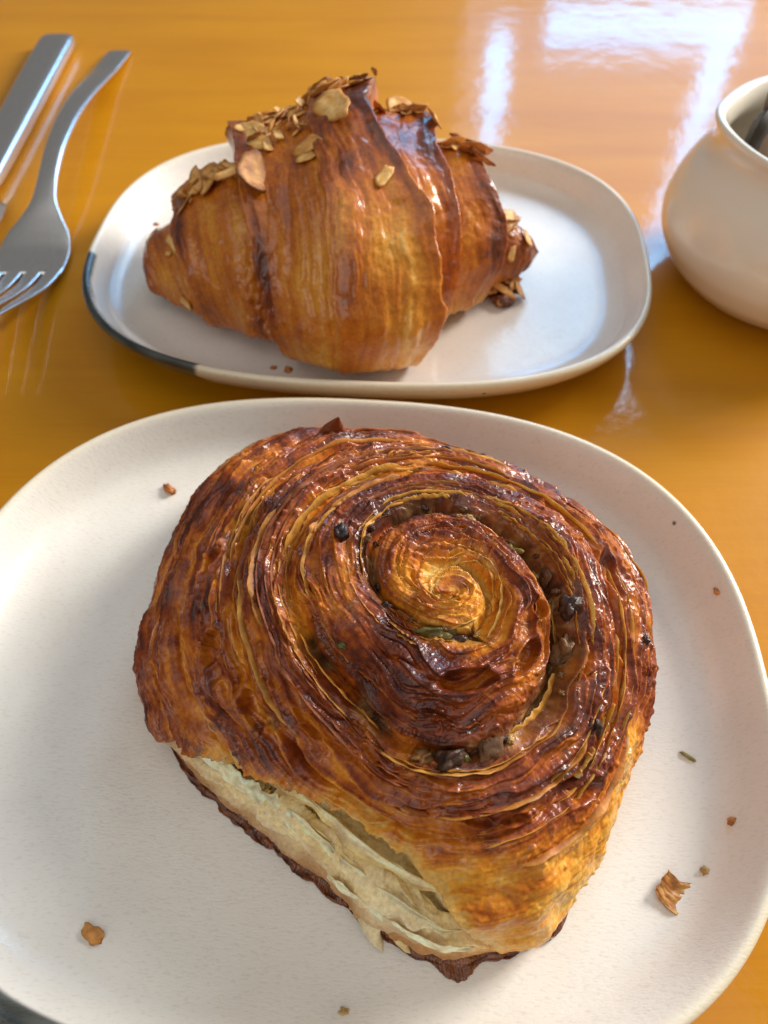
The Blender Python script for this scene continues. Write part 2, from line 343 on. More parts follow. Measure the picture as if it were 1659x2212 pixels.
def pastry_mat(name, coat=.7, rough=.42, coat_rough=.16, sss=.10, bump=.35):
    m, nt, b = new_mat(name); L = nt.links
    at = node(nt, 'ShaderNodeVertexColor', layer_name='Col'); tc = node(nt, 'ShaderNodeTexCoord')
    n1 = noise_tex(nt, tc.outputs['Object'], 900, 4); n2 = noise_tex(nt, tc.outputs['Object'], 260, 3)
    var = colramp(nt, n1.outputs[0], [(.25, (.72, .70, .68)), (.75, (1.22, 1.25, 1.30))])
    L.new(mixrgb(nt, at.outputs['Color'], var.outputs[0], .8, 'MULTIPLY'), b.inputs['Base Color'])
    rr = node(nt, 'ShaderNodeMapRange'); rr.inputs[3].default_value = .75; rr.inputs[4].default_value = rough
    L.new(at.outputs['Alpha'], rr.inputs[0]); L.new(rr.outputs[0], b.inputs['Roughness'])
    cw = node(nt, 'ShaderNodeMath', operation='MULTIPLY'); cw.inputs[1].default_value = coat
    L.new(at.outputs['Alpha'], cw.inputs[0]); L.new(cw.outputs[0], b.inputs['Coat Weight'])
    cr = node(nt, 'ShaderNodeMapRange'); cr.inputs[3].default_value = coat_rough * .5; cr.inputs[4].default_value = coat_rough * 2.0
    L.new(n2.outputs[0], cr.inputs[0]); L.new(cr.outputs[0], b.inputs['Coat Roughness'])
    b.inputs['Specular IOR Level'].default_value = .25
    nrm = add_bump(nt, b, n2.outputs[0], bump, .0009); nrm = add_bump(nt, b, n1.outputs[0], bump, .0003, nrm)
    L.new(nrm, b.inputs['Normal']); L.new(nrm, b.inputs['Coat Normal'])
    if sss:
        b.inputs['Subsurface Weight'].default_value = sss; b.inputs['Subsurface Radius'].default_value = (1, .45, .15); b.inputs['Subsurface Scale'].default_value = .002
    return m
M = {}
M['crust'] = pastry_mat('glazed crust', coat=.8, coat_rough=.10, bump=.45)
M['croissant'] = pastry_mat('croissant crust', coat=.9, rough=.42, coat_rough=.13, bump=.2)
M['flake'] = pastry_mat('dry flaky dough', coat=.25, rough=.5, coat_rough=.3, sss=.15)
M['crumbmat'] = pastry_mat('pale crumb', coat=.15, rough=.6, coat_rough=.35, sss=.35, bump=.25)
M['almond'] = pastry_mat('toasted almond', coat=.1, rough=.5, coat_rough=.3, sss=.12, bump=.3)
M['fruit'] = pastry_mat('sticky filling', coat=.30, rough=.5, coat_rough=.15, sss=.05, bump=.9)

# varnished wood
m, nt, b = new_mat('varnished orange wood'); M['wood'] = m; L = nt.links
tc = node(nt, 'ShaderNodeTexCoord'); mp = node(nt, 'ShaderNodeMapping'); L.new(tc.outputs['Object'], mp.inputs[0])
mp.inputs['Scale'].default_value = (1.0, 9.0, 1.0); mp.inputs['Rotation'].default_value = (0, 0, R(3))
g1 = noise_tex(nt, mp.outputs[0], 5, 5, .6, .6); 
mp2 = node(nt, 'ShaderNodeMapping'); L.new(tc.outputs['Object'], mp2.inputs[0]); mp2.inputs['Scale'].default_value = (1.0, 30.0, 1.0)
g2 = noise_tex(nt, mp2.outputs[0], 28, 4, .6); g3 = noise_tex(nt, tc.outputs['Object'], 3.5, 2)
c1 = colramp(nt, g1.outputs[0], [(.25, (.51, .200, .0012)), (.75, (.60, .258, .0020))])
c2 = colramp(nt, g2.outputs[0], [(.25, (.90, .88, .85)), (.75, (1.07, 1.08, 1.1))])
cc = mixrgb(nt, c1.outputs[0], c2.outputs[0], .55, 'MULTIPLY')
c3 = colramp(nt, g3.outputs[0], [(.3, (.86, .80, .75)), (.7, (1.1, 1.12, 1.1))])
L.new(mixrgb(nt, cc, c3.outputs[0], .8, 'MULTIPLY'), b.inputs['Base Color'])
b.inputs['Roughness'].default_value = .45; b.inputs['Specular IOR Level'].default_value = .15; b.inputs['Coat Weight'].default_value = .75; b.inputs['Coat Roughness'].default_value = .065
f1 = noise_tex(nt, tc.outputs['Object'], 700, 3); f2 = noise_tex(nt, tc.outputs['Object'], 60, 3)
nrm = add_bump(nt, b, f2.outputs[0], .10, .002); nrm = add_bump(nt, b, f1.outputs[0], .10, .0003, nrm)
L.new(nrm, b.inputs['Normal']); L.new(nrm, b.inputs['Coat Normal'])

def stoneware(name, rough, bump, speck):
    m, nt, b = new_mat(name); L = nt.links
    at = node(nt, 'ShaderNodeVertexColor', layer_name='Col'); tc = node(nt, 'ShaderNodeTexCoord')
    n1 = noise_tex(nt, tc.outputs['Object'], 18, 4); n2 = noise_tex(nt, tc.outputs['Object'], 1500, 2)
    mp = node(nt, 'ShaderNodeMapping'); L.new(tc.outputs['Object'], mp.inputs[0]); mp.inputs['Rotation'].default_value = (0, 0, R(35)); mp.inputs['Scale'].default_value = (1, 3, 1)
    n3 = noise_tex(nt, mp.outputs[0], 600, 2)
    v = colramp(nt, n1.outputs[0], [(.3, (.93, .90, .88)), (.7, (1.05, 1.05, 1.05))])
    base = mixrgb(nt, at.outputs['Color'], v.outputs[0], 1.0, 'MULTIPLY')
    vo = node(nt, 'ShaderNodeTexVoronoi'); vo.inputs['Scale'].default_value = 55; vo.inputs['Randomness'].default_value = 1; L.new(tc.outputs['Object'], vo.inputs['Vector'])
    sp = colramp(nt, vo.outputs['Distance'], [(.030, (1, 1, 1)), (.055, (0, 0, 0))])
    pick = node(nt, 'ShaderNodeSeparateColor'); L.new(vo.outputs['Color'], pick.inputs[0])
    gt = node(nt, 'ShaderNodeMath', operation='GREATER_THAN'); gt.inputs[1].default_value = speck; L.new(pick.outputs[0], gt.inputs[0])
    mul = node(nt, 'ShaderNodeMath', operation='MULTIPLY'); L.new(sp.outputs[0], mul.inputs[0]); L.new(gt.outputs[0], mul.inputs[1])
    fine = colramp(nt, n3.outputs[0], [(.30, (.86, .83, .80)), (.46, (1, 1, 1))])
    base = mixrgb(nt, base, fine.outputs[0], .6, 'MULTIPLY')
    L.new(mixrgb(nt, base, (.10, .07, .05), mul.outputs[0]), b.inputs['Base Color'])
    b.inputs['Roughness'].default_value = rough; b.inputs['Coat Weight'].default_value = .55; b.inputs['Coat Roughness'].default_value = rough * .30
    nrm = add_bump(nt, b, n3.outputs[0], bump, .0003); nrm = add_bump(nt, b, n2.outputs[0], bump * .6, .0002, nrm)
    f4 = noise_tex(nt, tc.outputs['Object'], 35, 2); nrm = add_bump(nt, b, f4.outputs[0], .12, .004, nrm)
    L.new(nrm, b.inputs['Normal']); L.new(nrm, b.inputs['Coat Normal'])
    return m
M['plate_matte'] = stoneware('satin stoneware glaze', .36, .32, .80)
M['plate_gloss'] = stoneware('shiny stoneware glaze', .25, .22, .88)

m, nt, b = new_mat('cream porcelain'); M['porcelain'] = m
tc = node(nt, 'ShaderNodeTexCoord'); n1 = noise_tex(nt, tc.outputs['Object'], 25, 3)
v = colramp(nt, n1.outputs[0], [(.3, (.80, .73, .60)), (.7, (.84, .77, .64))]); nt.links.new(v.outputs[0], b.inputs['Base Color'])
b.inputs['Roughness'].default_value = .22; b.inputs['Coat Weight'].default_value = .6; b.inputs['Coat Roughness'].default_value = .05
nt.links.new(add_bump(nt, b, n1.outputs[0], .08, .003), b.inputs['Normal'])

m, nt, b = new_mat('brushed steel'); M['steel'] = m
tc = node(nt, 'ShaderNodeTexCoord'); mp = node(nt, 'ShaderNodeMapping'); nt.links.new(tc.outputs['Object'], mp.inputs[0]); mp.inputs['Scale'].default_value = (1, .06, 1)
n1 = noise_tex(nt, mp.outputs[0], 2500, 2)
v = colramp(nt, n1.outputs[0], [(.3, (.84, .84, .84)), (.7, (.93, .93, .92))]); nt.links.new(v.outputs[0], b.inputs['Base Color'])
b.inputs['Metallic'].default_value = 1; b.inputs['Roughness'].default_value = .27
nt.links.new(add_bump(nt, b, n1.outputs[0], .06, .0002), b.inputs['Normal'])

def paper(name, c):
    m, nt, b = new_mat(name); tc = node(nt, 'ShaderNodeTexCoord'); n1 = noise_tex(nt, tc.outputs['Object'], 120, 4)
    v = colramp(nt, n1.outputs[0], [(.3, tuple(x * .85 for x in c)), (.7, tuple(x * 1.1 for x in c))]); nt.links.new(v.outputs[0], b.inputs['Base Color'])
    b.inputs['Roughness'].default_value = .6; nt.links.new(add_bump(nt, b, n1.outputs[0], .3, .001), b.inputs['Normal']); return m
M['paper_brown'] = paper('brown paper', (.30, .21, .15)); M['paper_grey'] = paper('grey paper', (.42, .37, .33)); M['paper_dark'] = paper('dark paper', (.035, .028, .022))

# ------------------------------------------------------------------ building helpers
def link(name, me, mat, parent=None, smooth=True):
    me.materials.clear(); me.materials.append(mat)
    if smooth: me.polygons.foreach_set('use_smooth', np.ones(len(me.polygons), bool))
    o = bpy.data.objects.new(name, me); COL.objects.link(o); o.parent = parent
    return o
def mesh_np(name, V, F, col=None):
    me = bpy.data.meshes.new(name); V = np.asarray(V, np.float32) * CM; F = np.asarray(F, np.int32)
    k = F.shape[1]
    me.vertices.add(len(V)); me.vertices.foreach_set('co', V.ravel())
    me.loops.add(F.size); me.loops.foreach_set('vertex_index', F.ravel())
    me.polygons.add(len(F)); me.polygons.foreach_set('loop_start', np.arange(0, F.size, k, dtype=np.int32))
    me.polygons.foreach_set('loop_total', np.full(len(F), k, np.int32))
    me.update(calc_edges=True); me.validate()
    if col is not None: paint(me, col)
    return me
def paint(me, col):
    col = np.asarray(col, np.float32).reshape(-1, np.asarray(col).shape[-1])
    if col.shape[1] == 3: col = np.concatenate([col, np.ones((len(col), 1), np.float32)], 1)
    a = me.color_attributes.new('Col', 'FLOAT_COLOR', 'POINT'); a.data.foreach_set('color', np.ascontiguousarray(col).ravel())
def grid_faces(n0, n1, wrap0=False, wrap1=False, flip=False):
    i = np.arange(n0 if wrap0 else n0 - 1); j = np.arange(n1 if wrap1 else n1 - 1)
    I, J = np.meshgrid(i, j, indexing='ij'); I2 = (I + 1) % n0; J2 = (J + 1) % n1
    q = [I * n1 + J, I2 * n1 + J, I2 * n1 + J2, I * n1 + J2]
    if flip: q = q[::-1]
    return np.stack(q, -1).reshape(-1, 4)
def thing(name, label, cat, loc=(0, 0, 0), group=None):
    o = bpy.data.objects.new(name, None); COL.objects.link(o); o.empty_display_size = .01
    o.location = [v * CM for v in loc]
    return tag(o, label, cat, group)
def tag(o, label, cat, group=None):
    o['label'] = label; o['category'] = cat
    if group: o['group'] = group
    return o
def adopt(o, parent):
    """parent a part whose mesh is in world cm under an Empty that stands at its own place"""
    o.parent = parent; o.location = -parent.location; return o
rng = np.random.default_rng(7); random.seed(7)

# ------------------------------------------------------------------ table
def build_table():
    bm = bmesh.new(); bmesh.ops.create_cube(bm, size=1)
    for v in bm.verts: v.co = Vector((v.co.x * 1.7, v.co.y * 1.25 + .30, v.co.z * .03 - .015))
    bmesh.ops.bevel(bm, geom=[e for e in bm.edges if all(v.co.z > -.001 for v in e.verts)], offset=.003, segments=3, affect='EDGES')
    me = bpy.data.meshes.new('table'); bm.to_mesh(me); bm.free()
    o = link('table', me, M['wood'], smooth=False); o['kind'] = 'structure'
    o['label'] = 'orange varnished wooden table top under the plates'
    return o
build_table()

# ------------------------------------------------------------------ plates
def build_plate(cx, cy, a, b, n, rot, rim, glaze, mat, label, body_col, seed):
    na = 1080
    prof = [(3.2, .12), (2.9, .02), (2.5, 0), (2.3, .04), (2.1, .20), (1.4, .34), (.75, .72), (.36, rim - .78), (.13, rim - .42), (.03, rim - .16), (0, rim), (.05, rim + .10), (.16, rim + .15), (.26, rim + .11), (.38, rim - .05), (.56, rim - .40), (.80, rim - .85), (1.05, FLOOR + .22), (1.4, FLOOR + .07), (1.9, FLOOR + .01), (2.6, FLOOR), (3.6, FLOOR)]
    pp = np.array(prof); s = np.concatenate([[0], np.cumsum(np.hypot(*np.diff(pp, axis=0).T))])
    ss = np.concatenate([np.linspace(0, s[7], 10)[:-1], np.linspace(s[7], s[16], 40)[:-1], np.linspace(s[16], s[-1], 16)])
    ins = np.interp(ss, s, pp[:, 0]); zz = np.interp(ss, s, pp[:, 1])
    for _ in range(3):
        ins[1:-1] = (ins[:-2] + 2 * ins[1:-1] + ins[2:]) / 4; zz[1:-1] = (zz[:-2] + 2 * zz[1:-1] + zz[2:]) / 4
    th = np.linspace(0, 2 * np.pi, na, endpoint=False); ct, st = np.cos(th), np.sin(th)
    wob = 1 + .004 * pn(ct * 1.5, st * 1.5, 0, seed)
    def ring(i, z, sc=1.0):
        aa, bb = a - i, b - i
        r = (np.abs(ct / aa) ** n + np.abs(st / bb) ** n) ** (-1 / n) * wob * sc
        lx, ly = r * ct, r * st
        return np.stack([cx + lx * math.cos(rot) - ly * math.sin(rot), cy + lx * math.sin(rot) + ly * math.cos(rot), np.full(na, z) + .03 * pn(ct * 1.2, st * 1.2, 3, seed) * (1 if z > .9 else 0)], -1)
    rows = [ring(i, z) for i, z in zip(ins, zz)]
    insx = list(ins)
    for sc in (.75, .5, .25, .02): rows.append(ring(3.6, FLOOR, sc)); insx.append(9)
    V = np.stack(rows, 1)                               # (na, rows, 3)
    F = grid_faces(na, V.shape[1], True, False)
    c = np.zeros(V.shape) + np.array(body_col)
    rimtop = int(np.argmax(zz)); idx = np.arange(V.shape[1])[None] + 0 * th[:, None]
    ang = np.degrees(np.arctan2(V[..., 1] - cy, V[..., 0] - cx)); ang = np.mod(ang, 360)
    lo, hi, jmax = glaze
    edge = 1.2 * pn(ang * .15, idx * .15, 0, seed + 5) + .6 * pn(ang * .6, idx * .4, 0, seed + 6)
    mk = sm(lo - .6, lo + .6, ang + edge) * (1 - sm(hi - .6, hi + .6, ang + edge * .6))
    mk *= 1 - sm(rimtop + jmax - 1.5, rimtop + jmax + 1.5, idx + 2.0 * pn(ang * .2, 0, 0, seed + 7))
    mk = np.where(idx < 6, 0, mk)
    gl = ramp(.5 + .8 * pn(ang * .2, idx * .2, 0, seed + 8), [(0, (.020, .024, .020)), (1, (.075, .085, .075))])
    warm = 1 - sm(rimtop - 3, rimtop + 6, idx)
    c = mixc(c, np.array((.80, .68, .44)), warm * .75)
    c = mixc(c, gl, mk)
    # underside closing disc
    nr = V.shape[1]; Vf = V.reshape(-1, 3); cf = c.reshape(-1, 3)
    o_ = thing('plate', label, 'plate', (cx, cy, 0))
    me = mesh_np('dish', Vf, F, cf)
    adopt(link('dish', me, mat), o_)
    ft = np.stack([ring(3.2, .12, sc) for sc in (1.0, .5, .02)], 1)
    me2 = mesh_np('underside', ft.reshape(-1, 3), grid_faces(na, 3, True), np.zeros((na * 3, 3)) + np.array((.7, .6, .45)))
    adopt(link('underside', me2, mat), o_)
    return o_
PLATES = [(-1.266, 9.409, 11.375, 9.597, 2.575, -.0744), (-.624, 28.468, 11.585, 8.71, 2.703, -.0726)]
def plate_z(x, y):
    cx, cy, a, b, n, rot = PLATES[0 if y < 19 else 1]; dx, dy = x - cx, y - cy
    lx, ly = dx * math.cos(rot) + dy * math.sin(rot), -dx * math.sin(rot) + dy * math.cos(rot)
    for i in np.arange(4, 0, -.02):
        if abs(lx / (a - i)) ** n + abs(ly / (b - i)) ** n < 1:
            return float(np.interp(i, [.38, .56, .8, 1.05, 1.4, 1.9, 2.6], [2.15, 1.8, 1.35, FLOOR + .22, FLOOR + .07, FLOOR + .01, FLOOR]))
    return FLOOR
plate_front = build_plate(-1.266, 9.409, 11.375, 9.597, 2.575, -.0744, 2.2, (200, 238, 9.0), M['plate_matte'], 'satin off-white stoneware plate under the round swirl pastry', (.80, .77, .70), 3)
plate_rear = build_plate(-.624, 28.468, 11.585, 8.71, 2.703, -.0726, 2.05, (184.5, 231.5, 5.0), M['plate_gloss'], 'shiny off-white oval plate with dark glaze patch, under the croissant', (.78, .745, .69), 8)

# ------------------------------------------------------------------ swirl pastry
swirl = thing('swirl_pastry', 'round glazed swirl pastry with torn side on the satin plate', 'pastry', (ROLL_C[0], ROLL_C[1], FLOOR))
ph, T, RQ, RC = roll_surface()
nphi, nt_ = RQ.shape[:2]
me = mesh_np('coiled_dough', RQ.reshape(-1, 3), grid_faces(nphi, nt_, True, False, flip=True), RC.reshape(-1, 4))
adopt(link('coiled_dough', me, M['crust']), swirl)
RN = grid_normals(RQ, True)
if RN[10, nt_ // 3, 2] < 0: RN = -RN
# height map of the swirl seen from above, for laying pieces on it
JT = int(np.searchsorted(T, .93)); HS = .04; HX0, HY0 = -9.0, 0.0
HM = np.full((450, 460), FLOOR)
for _s in (0,):
    ii = ((RQ[:, :JT, 0] - HX0) / HS).astype(int).clip(0, 449); jj = ((RQ[:, :JT, 1] - HY0) / HS).astype(int).clip(0, 459)
    np.maximum.at(HM, (ii.ravel(), jj.ravel()), RQ[:, :JT, 2].ravel())
for _ in range(2):                                        # fill pinholes
    nb = np.stack([np.roll(HM, k, a_) for k in (-1, 1) for a_ in (0, 1)]); hole = (HM <= FLOOR + .01) & (np.sort(nb, 0)[1] > FLOOR + .3)
    HM = np.where(hole, nb.max(0), HM)
HB = HM.copy()
for _ in range(6): HB = (HB * 2 + np.roll(HB, 1, 0) + np.roll(HB, -1, 0) + np.roll(HB, 1, 1) + np.roll(HB, -1, 1)) / 6
def roll_pts(x, y):
    """top of the swirl at x, y and its smoothed normal (arrays)"""
    i = ((np.asarray(x) - HX0) / HS).astype(int).clip(1, 448); j = ((np.asarray(y) - HY0) / HS).astype(int).clip(1, 458)
    gx = (HB[i + 1, j] - HB[i - 1, j]) / (2 * HS); gy = (HB[i, j + 1] - HB[i, j - 1]) / (2 * HS)
    n = np.stack([-gx, -gy, np.ones_like(gx)], -1); n /= np.linalg.norm(n, axis=-1, keepdims=True)
    return np.stack([np.asarray(x) + 0 * gx, np.asarray(y) + 0 * gx, HM[i, j]], -1), n
def roll_xy(x, y):
    p, n = roll_pts(np.array([x]), np.array([y])); return p[0], n[0]

def blob(name, loc, size, axes_n, color, mat, seed, lump=.25, sub=3, twist=0.0):
    bm = bmesh.new(); bmesh.ops.create_icosphere(bm, subdivisions=sub, radius=1)
    v = np.array([p.co[:] for p in bm.verts]); f = np.array([[q.index for q in p.verts] for p in bm.faces]); bm.free()
    r = 1 + lump * pn(v[:, 0] * 1.3 + seed, v[:, 1] * 1.3, v[:, 2] * 1.3, seed) + lump * .5 * pn(v[:, 0] * 3, v[:, 1] * 3 + seed, v[:, 2] * 3, seed + 1)
    v = np.sign(v) * np.abs(v) ** .85 * r[:, None] * np.array(size)
    n = Vector(axes_n).normalized(); q = n.to_track_quat('Z', 'Y').to_matrix() @ Matrix.Rotation(twist, 3, 'Z')
    v = v @ np.array(q).T
    col = np.array(color)[None] * (1 + .7 * pn(v[:, 0] * 6, v[:, 1] * 6, v[:, 2] * 6, seed + 2))[:, None]
    me = mesh_np(name, v + np.array(loc), f, np.clip(col, 0.002, 1))
    return link(name, me, mat)
def place_fruit(name, x, y, size, color, seed, sink=.05, tw=0.0, lift=0.0):
    p, n = roll_xy(x, y)
    adopt(blob(name, p + n * (size[2] * .35 - sink + lift * .55), size, n, color, M['fruit'], seed, .75, 3, tw), swirl)
RAISIN = (.050, .020, .012); PIST = (.17, .15, .03); NUT = (.16, .075, .032)
for k, (nm, x, y, sz, cl, tw, lf) in enumerate([
        ('raisin', 1.43, 5.50, (.27, .20, .18), (.055, .022, .010), .5, .10), ('pistachio_piece', 1.66, 5.62, (.08, .15, .09), PIST, .2, .14), ('nut_piece', 2.25, 5.70, (.25, .22, .20), NUT, 0, .10), ('nut_piece', .85, 5.60, (.24, .16, .13), (.24, .11, .03), .3, .04),
        ('pistachio_piece', 3.05, 10.50, (.36, .19, .16), (.20, .17, .03), -.9, .10), ('pistachio_piece', 1.15, 8.02, (.40, .13, .13), (.13, .10, .02), -.1, .12), ('raisin', 1.62, 7.98, (.22, .11, .11), RAISIN, -.3, .14),
        ('nut_piece', 4.12, 8.0, (.22, .30, .17), (.17, .08, .03), .5, .10), ('raisin', 4.25, 8.85, (.20, .25, .15), RAISIN, .4, .08), ('raisin', 4.66, 6.42, (.12, .30, .13), (.030, .014, .010), .1, .05), ('raisin', -1.02, 10.5, (.20, .14, .12), (.028, .016, .014), .6, .08),
        ('pistachio_piece', -.95, 7.85, (.11, .07, .07), (.10, .10, .02), 0, .02), ('raisin', 1.75, 14.1, (.16, .10, .10), RAISIN, 0, .02), ('raisin', 6.38, 8.75, (.09, .10, .08), RAISIN, 0, .02), ('nut_piece', 3.85, 9.75, (.14, .22, .10), (.12, .05, .02), .7, .06), ('nut_piece', 2.1, 11.25, (.15, .10, .10), (.40, .26, .09), 0, .10)]):
    place_fruit(nm, x, y, sz, cl, k + 1, tw=tw, lift=lf)
rf = random.Random(5)
for k in range(34):                                       # crushed bits of filling along the gap
    th = rf.choice([rf.uniform(120, 400), rf.uniform(200, 345), rf.uniform(0, 110)]); r_ = groove_r(th) + rf.gauss(0, .09); an = math.radians(301 - th); q_ = rf.uniform(.5, 1.1)
    place_fruit('nut_crumb', APEX[0] + r_ * math.cos(an), APEX[1] + r_ * math.sin(an), (.10 * q_, .075 * q_, .065 * q_), rf.choice([(.05, .02, .01), (.16, .07, .025), (.34, .19, .06), (.10, .04, .015), (.22, .11, .03)]), 40 + k, sink=.02, tw=rf.uniform(0, 3), lift=.04)

def ribbon(name, base, up, out, height, thick, colA, colB, mat, parent, seed, rag=.5, curl=.3, nv=7):
    """a thin ragged standing sheet along a line: base points, up and outward directions (all n x 3)"""
    n = len(base); s = np.linspace(0, 1, n)
    fade = sm(0, .12, s) * (1 - sm(.85, 1, s))
    hh = height * fade * (1 + rag * pn(s * n * .06, 0, 0, seed) + rag * .5 * pn(s * n * .15, 0, 0, seed + 1) + rag * .2 * pn(s * n * .5, 0, 0, seed + 4)) + .01
    v = np.linspace(0, 1, nv)
    F_ = base[:, None] - up[:, None] * .10 + up[:, None] * (hh[:, None] * v)[..., None] + out[:, None] * (curl * hh[:, None] * v ** 2 + .05 * pn(s[:, None] * n * .12, v * 2, 0, seed + 2))[..., None]
    B_ = F_ - out[:, None] * (thick * (1 - .7 * v))[None, :, None]
    V = np.concatenate([F_, B_[:, ::-1]], 1)
    col = mixc(np.array(colA) + 0 * V, np.array(colB), np.concatenate([v, v[::-1]])[None] ** 1.3 + 0 * s[:, None])
    col = col * (1 + .75 * pn(s[:, None] * n * .12, np.concatenate([v, v[::-1]])[None] * 3, 0, seed + 3))[..., None]
    me = mesh_np(name, V.reshape(-1, 3), grid_faces(n, V.shape[1], False, True), np.concatenate([np.clip(col, .003, 1), np.full(col.shape[:2] + (1,), .6)], -1).reshape(-1, 4))
    return adopt(link(name, me, mat), parent)
def coil_line(th0, th1, n=90, offs=0.0):
    """points on the finished surface along the coil (clockwise angle th from its start), offs cm outside the gap line"""
    th = np.linspace(th0, th1, n); r = groove_r(th) + offs; an = np.radians(301 - th)
    r = r * (1 + .34 * np.cos(2 * (an - .64)) * (1 - sm(.7, 1.4, r)))
    P, N = roll_pts(APEX[0] + r * np.cos(an), APEX[1] + r * np.sin(an))
    for _ in range(6): P[1:-1] = (P[:-2] + 2 * P[1:-1] + P[2:]) / 4
    N = N * .6 + np.array((0, 0, .6))
    for _ in range(20): N[1:-1] = (N[:-2] + 2 * N[1:-1] + N[2:]) / 4
    N /= np.linalg.norm(N, axis=1, keepdims=True); O = np.stack([np.cos(an), np.sin(an), 0 * an], -1)
    O = O - N * np.sum(O * N, 1, keepdims=True); O /= np.linalg.norm(O, axis=1, keepdims=True)
    return P, N, O
TAN, GOLD, BRN, RED = (.46, .17, .024), (.62, .28, .045), (.20, .045, .008), (.27, .058, .008)
EDGES = [(418, 472, .02, .30, GOLD, TAN, .5), (498, 560, .05, .24, TAN, GOLD, .6), (560, 640, .10, .18, BRN, TAN, .4), (118, 185, .10, .18, BRN, (.05, .016, .01), .3), (330, 372, -.12, .22, TAN, GOLD, -.4),
         (282, 330, -.10, .18, TAN, GOLD, -.3), (640, 715, .12, .20, RED, TAN, .4), (850, 930, .06, .18, RED, TAN, .5), (60, 118, .14, .15, RED, BRN, .2)]
re_ = random.Random(21)
for k in range(130):                                      # lifted sheet edges all over the coil
    t0 = re_.uniform(20, 1040) if k < 95 else re_.choice((re_.uniform(440, 560), re_.uniform(780, 960))); ln = re_.uniform(22, 75) * (1 if t0 > 300 else .9)
    off = re_.uniform(-.55, .75) if t0 > 360 else re_.uniform(.12, .7)
    if t0 > 640 and 700 < (t0 % 360) + 360 < 790: off = re_.uniform(-.5, .2)
    EDGES.append((t0, t0 + ln, off, re_.uniform(.07, .17), re_.choice((BRN, RED, RED)), re_.choice((TAN, GOLD, RED, BRN, TAN)), re_.uniform(.2, .8)))
for k in range(5):                                        # the curled rosette in the middle
    t0 = -300 + 60 * k + re_.uniform(-15, 15); EDGES.append((t0, t0 + re_.uniform(90, 150), re_.uniform(-.05, .25), re_.uniform(.10, .17), (.50, .22, .035), re_.choice((GOLD, (.70, .42, .10))), re_.uniform(-.3, .4)))
for i, (t0, t1, off, h, ca, cb, cu) in enumerate(EDGES):
    P, N, O = coil_line(t0, t1, 80, off)
    if P[:, 2].min() < FLOOR + .9: continue
    d_ = np.degrees(np.arctan2(P[:, 1] - ROLL_C[1], P[:, 0] - ROLL_C[0])) % 360; r_ = np.hypot(P[:, 0] - ROLL_C[0], P[:, 1] - ROLL_C[1])
    if np.any((d_ > 185) & (d_ < 295) & (r_ > 3.6) & (P[:, 2] < 4.0)): continue
    ribbon('flaky_edge', P, N, O, h, .028, ca, cb, M['flake'], swirl, 300 + 7 * i, .38, cu, 5)

# torn side: pale sheets of crumb in the opening, and the dark crust at the foot
def wall_line(p0, p1, t, inset, n=80, dz=0.0):
    out = []
    for d in np.linspace(p0, p1, n):
        i = int(round(d / 360 * nphi)) % nphi; j = int(np.searchsorted(T, t))
        p, a = RB[i, j], math.radians(d); out.append((p[0] - inset * math.cos(a), p[1] - inset * math.sin(a), p[2] + dz))
    P = np.array(out); a = np.radians(np.linspace(p0, p1, n)); O = np.stack([np.cos(a), np.sin(a), 0 * a], -1)
    return P, O
_, _, RB = roll_base(nphi, nt_)
CR1, CR2, CR3 = (.92, .72, .36), (.95, .82, .52), (.78, .52, .18)
for i, (p0, p1, t, ins, dz, w, ca, cb, tilt, rag) in enumerate([(202, 284, .82, .42, -.12, .42, CR1, CR2, 1.75, .45), (220, 282, .76, .45, -.9, .62, CR3, CR1, 1.2, .4), (200, 240, .80, .30, -.15, .40, CR2, CR2, 2.1, .6), (252, 286, .86, .20, .0, .30, CR2, CR2, 1.5, .6), (205, 284, .68, .12, .0, .22, CR2, (.72, .50, .2), -.5, .8)]):
    P, O = wall_line(p0, p1, t, ins, 90, dz)
    up = O * math.cos(tilt) + np.array((0, 0, 1)) * math.sin(tilt); pr_ = np.array((0, 0, 1)) * math.cos(tilt) - O * math.sin(tilt)
    ribbon('crumb_layer', P, up, pr_, w, .06, ca, cb, M['crumbmat'], swirl, 500 + 9 * i, rag, .18, 9)
# strands bridging the gap
def strand(p0, p1, r, col, seed):
    n, k = 16, 8; s = np.linspace(0, 1, n); p0, p1 = np.array(p0), np.array(p1)
    c = p0 + (p1 - p0) * s[:, None]; c[:, 2] -= .12 * np.sin(np.pi * s)
    ax = (p1 - p0) / np.linalg.norm(p1 - p0); u = np.cross(ax, (0, 0, 1)); u /= np.linalg.norm(u); w = np.cross(ax, u)
    rr = r * (1.9 - 1.8 * np.sin(np.pi * s) ** .6) * (1 + .3 * pn(s * 6, 0, 0, seed)); a = np.linspace(0, 2 * np.pi, k, endpoint=False)
    V = c[:, None] + rr[:, None, None] * (u * np.cos(a)[:, None] * 1.6 + w * np.sin(a)[:, None] * .6)
    me = mesh_np('dough_strand', V.reshape(-1, 3), grid_faces(n, k, False, True), np.concatenate([np.zeros(V.shape) + np.array(col), np.full(V.shape[:2] + (1,), .4)], -1).reshape(-1, 4))
    adopt(link('dough_strand', me, M['crumbmat']), swirl)
strand((-.35, 3.05, .95), (.55, 3.65, 2.3), .20, CR2, 1); strand((.35, 2.75, 1.0), (.95, 3.35, 2.1), .12, CR1, 2)
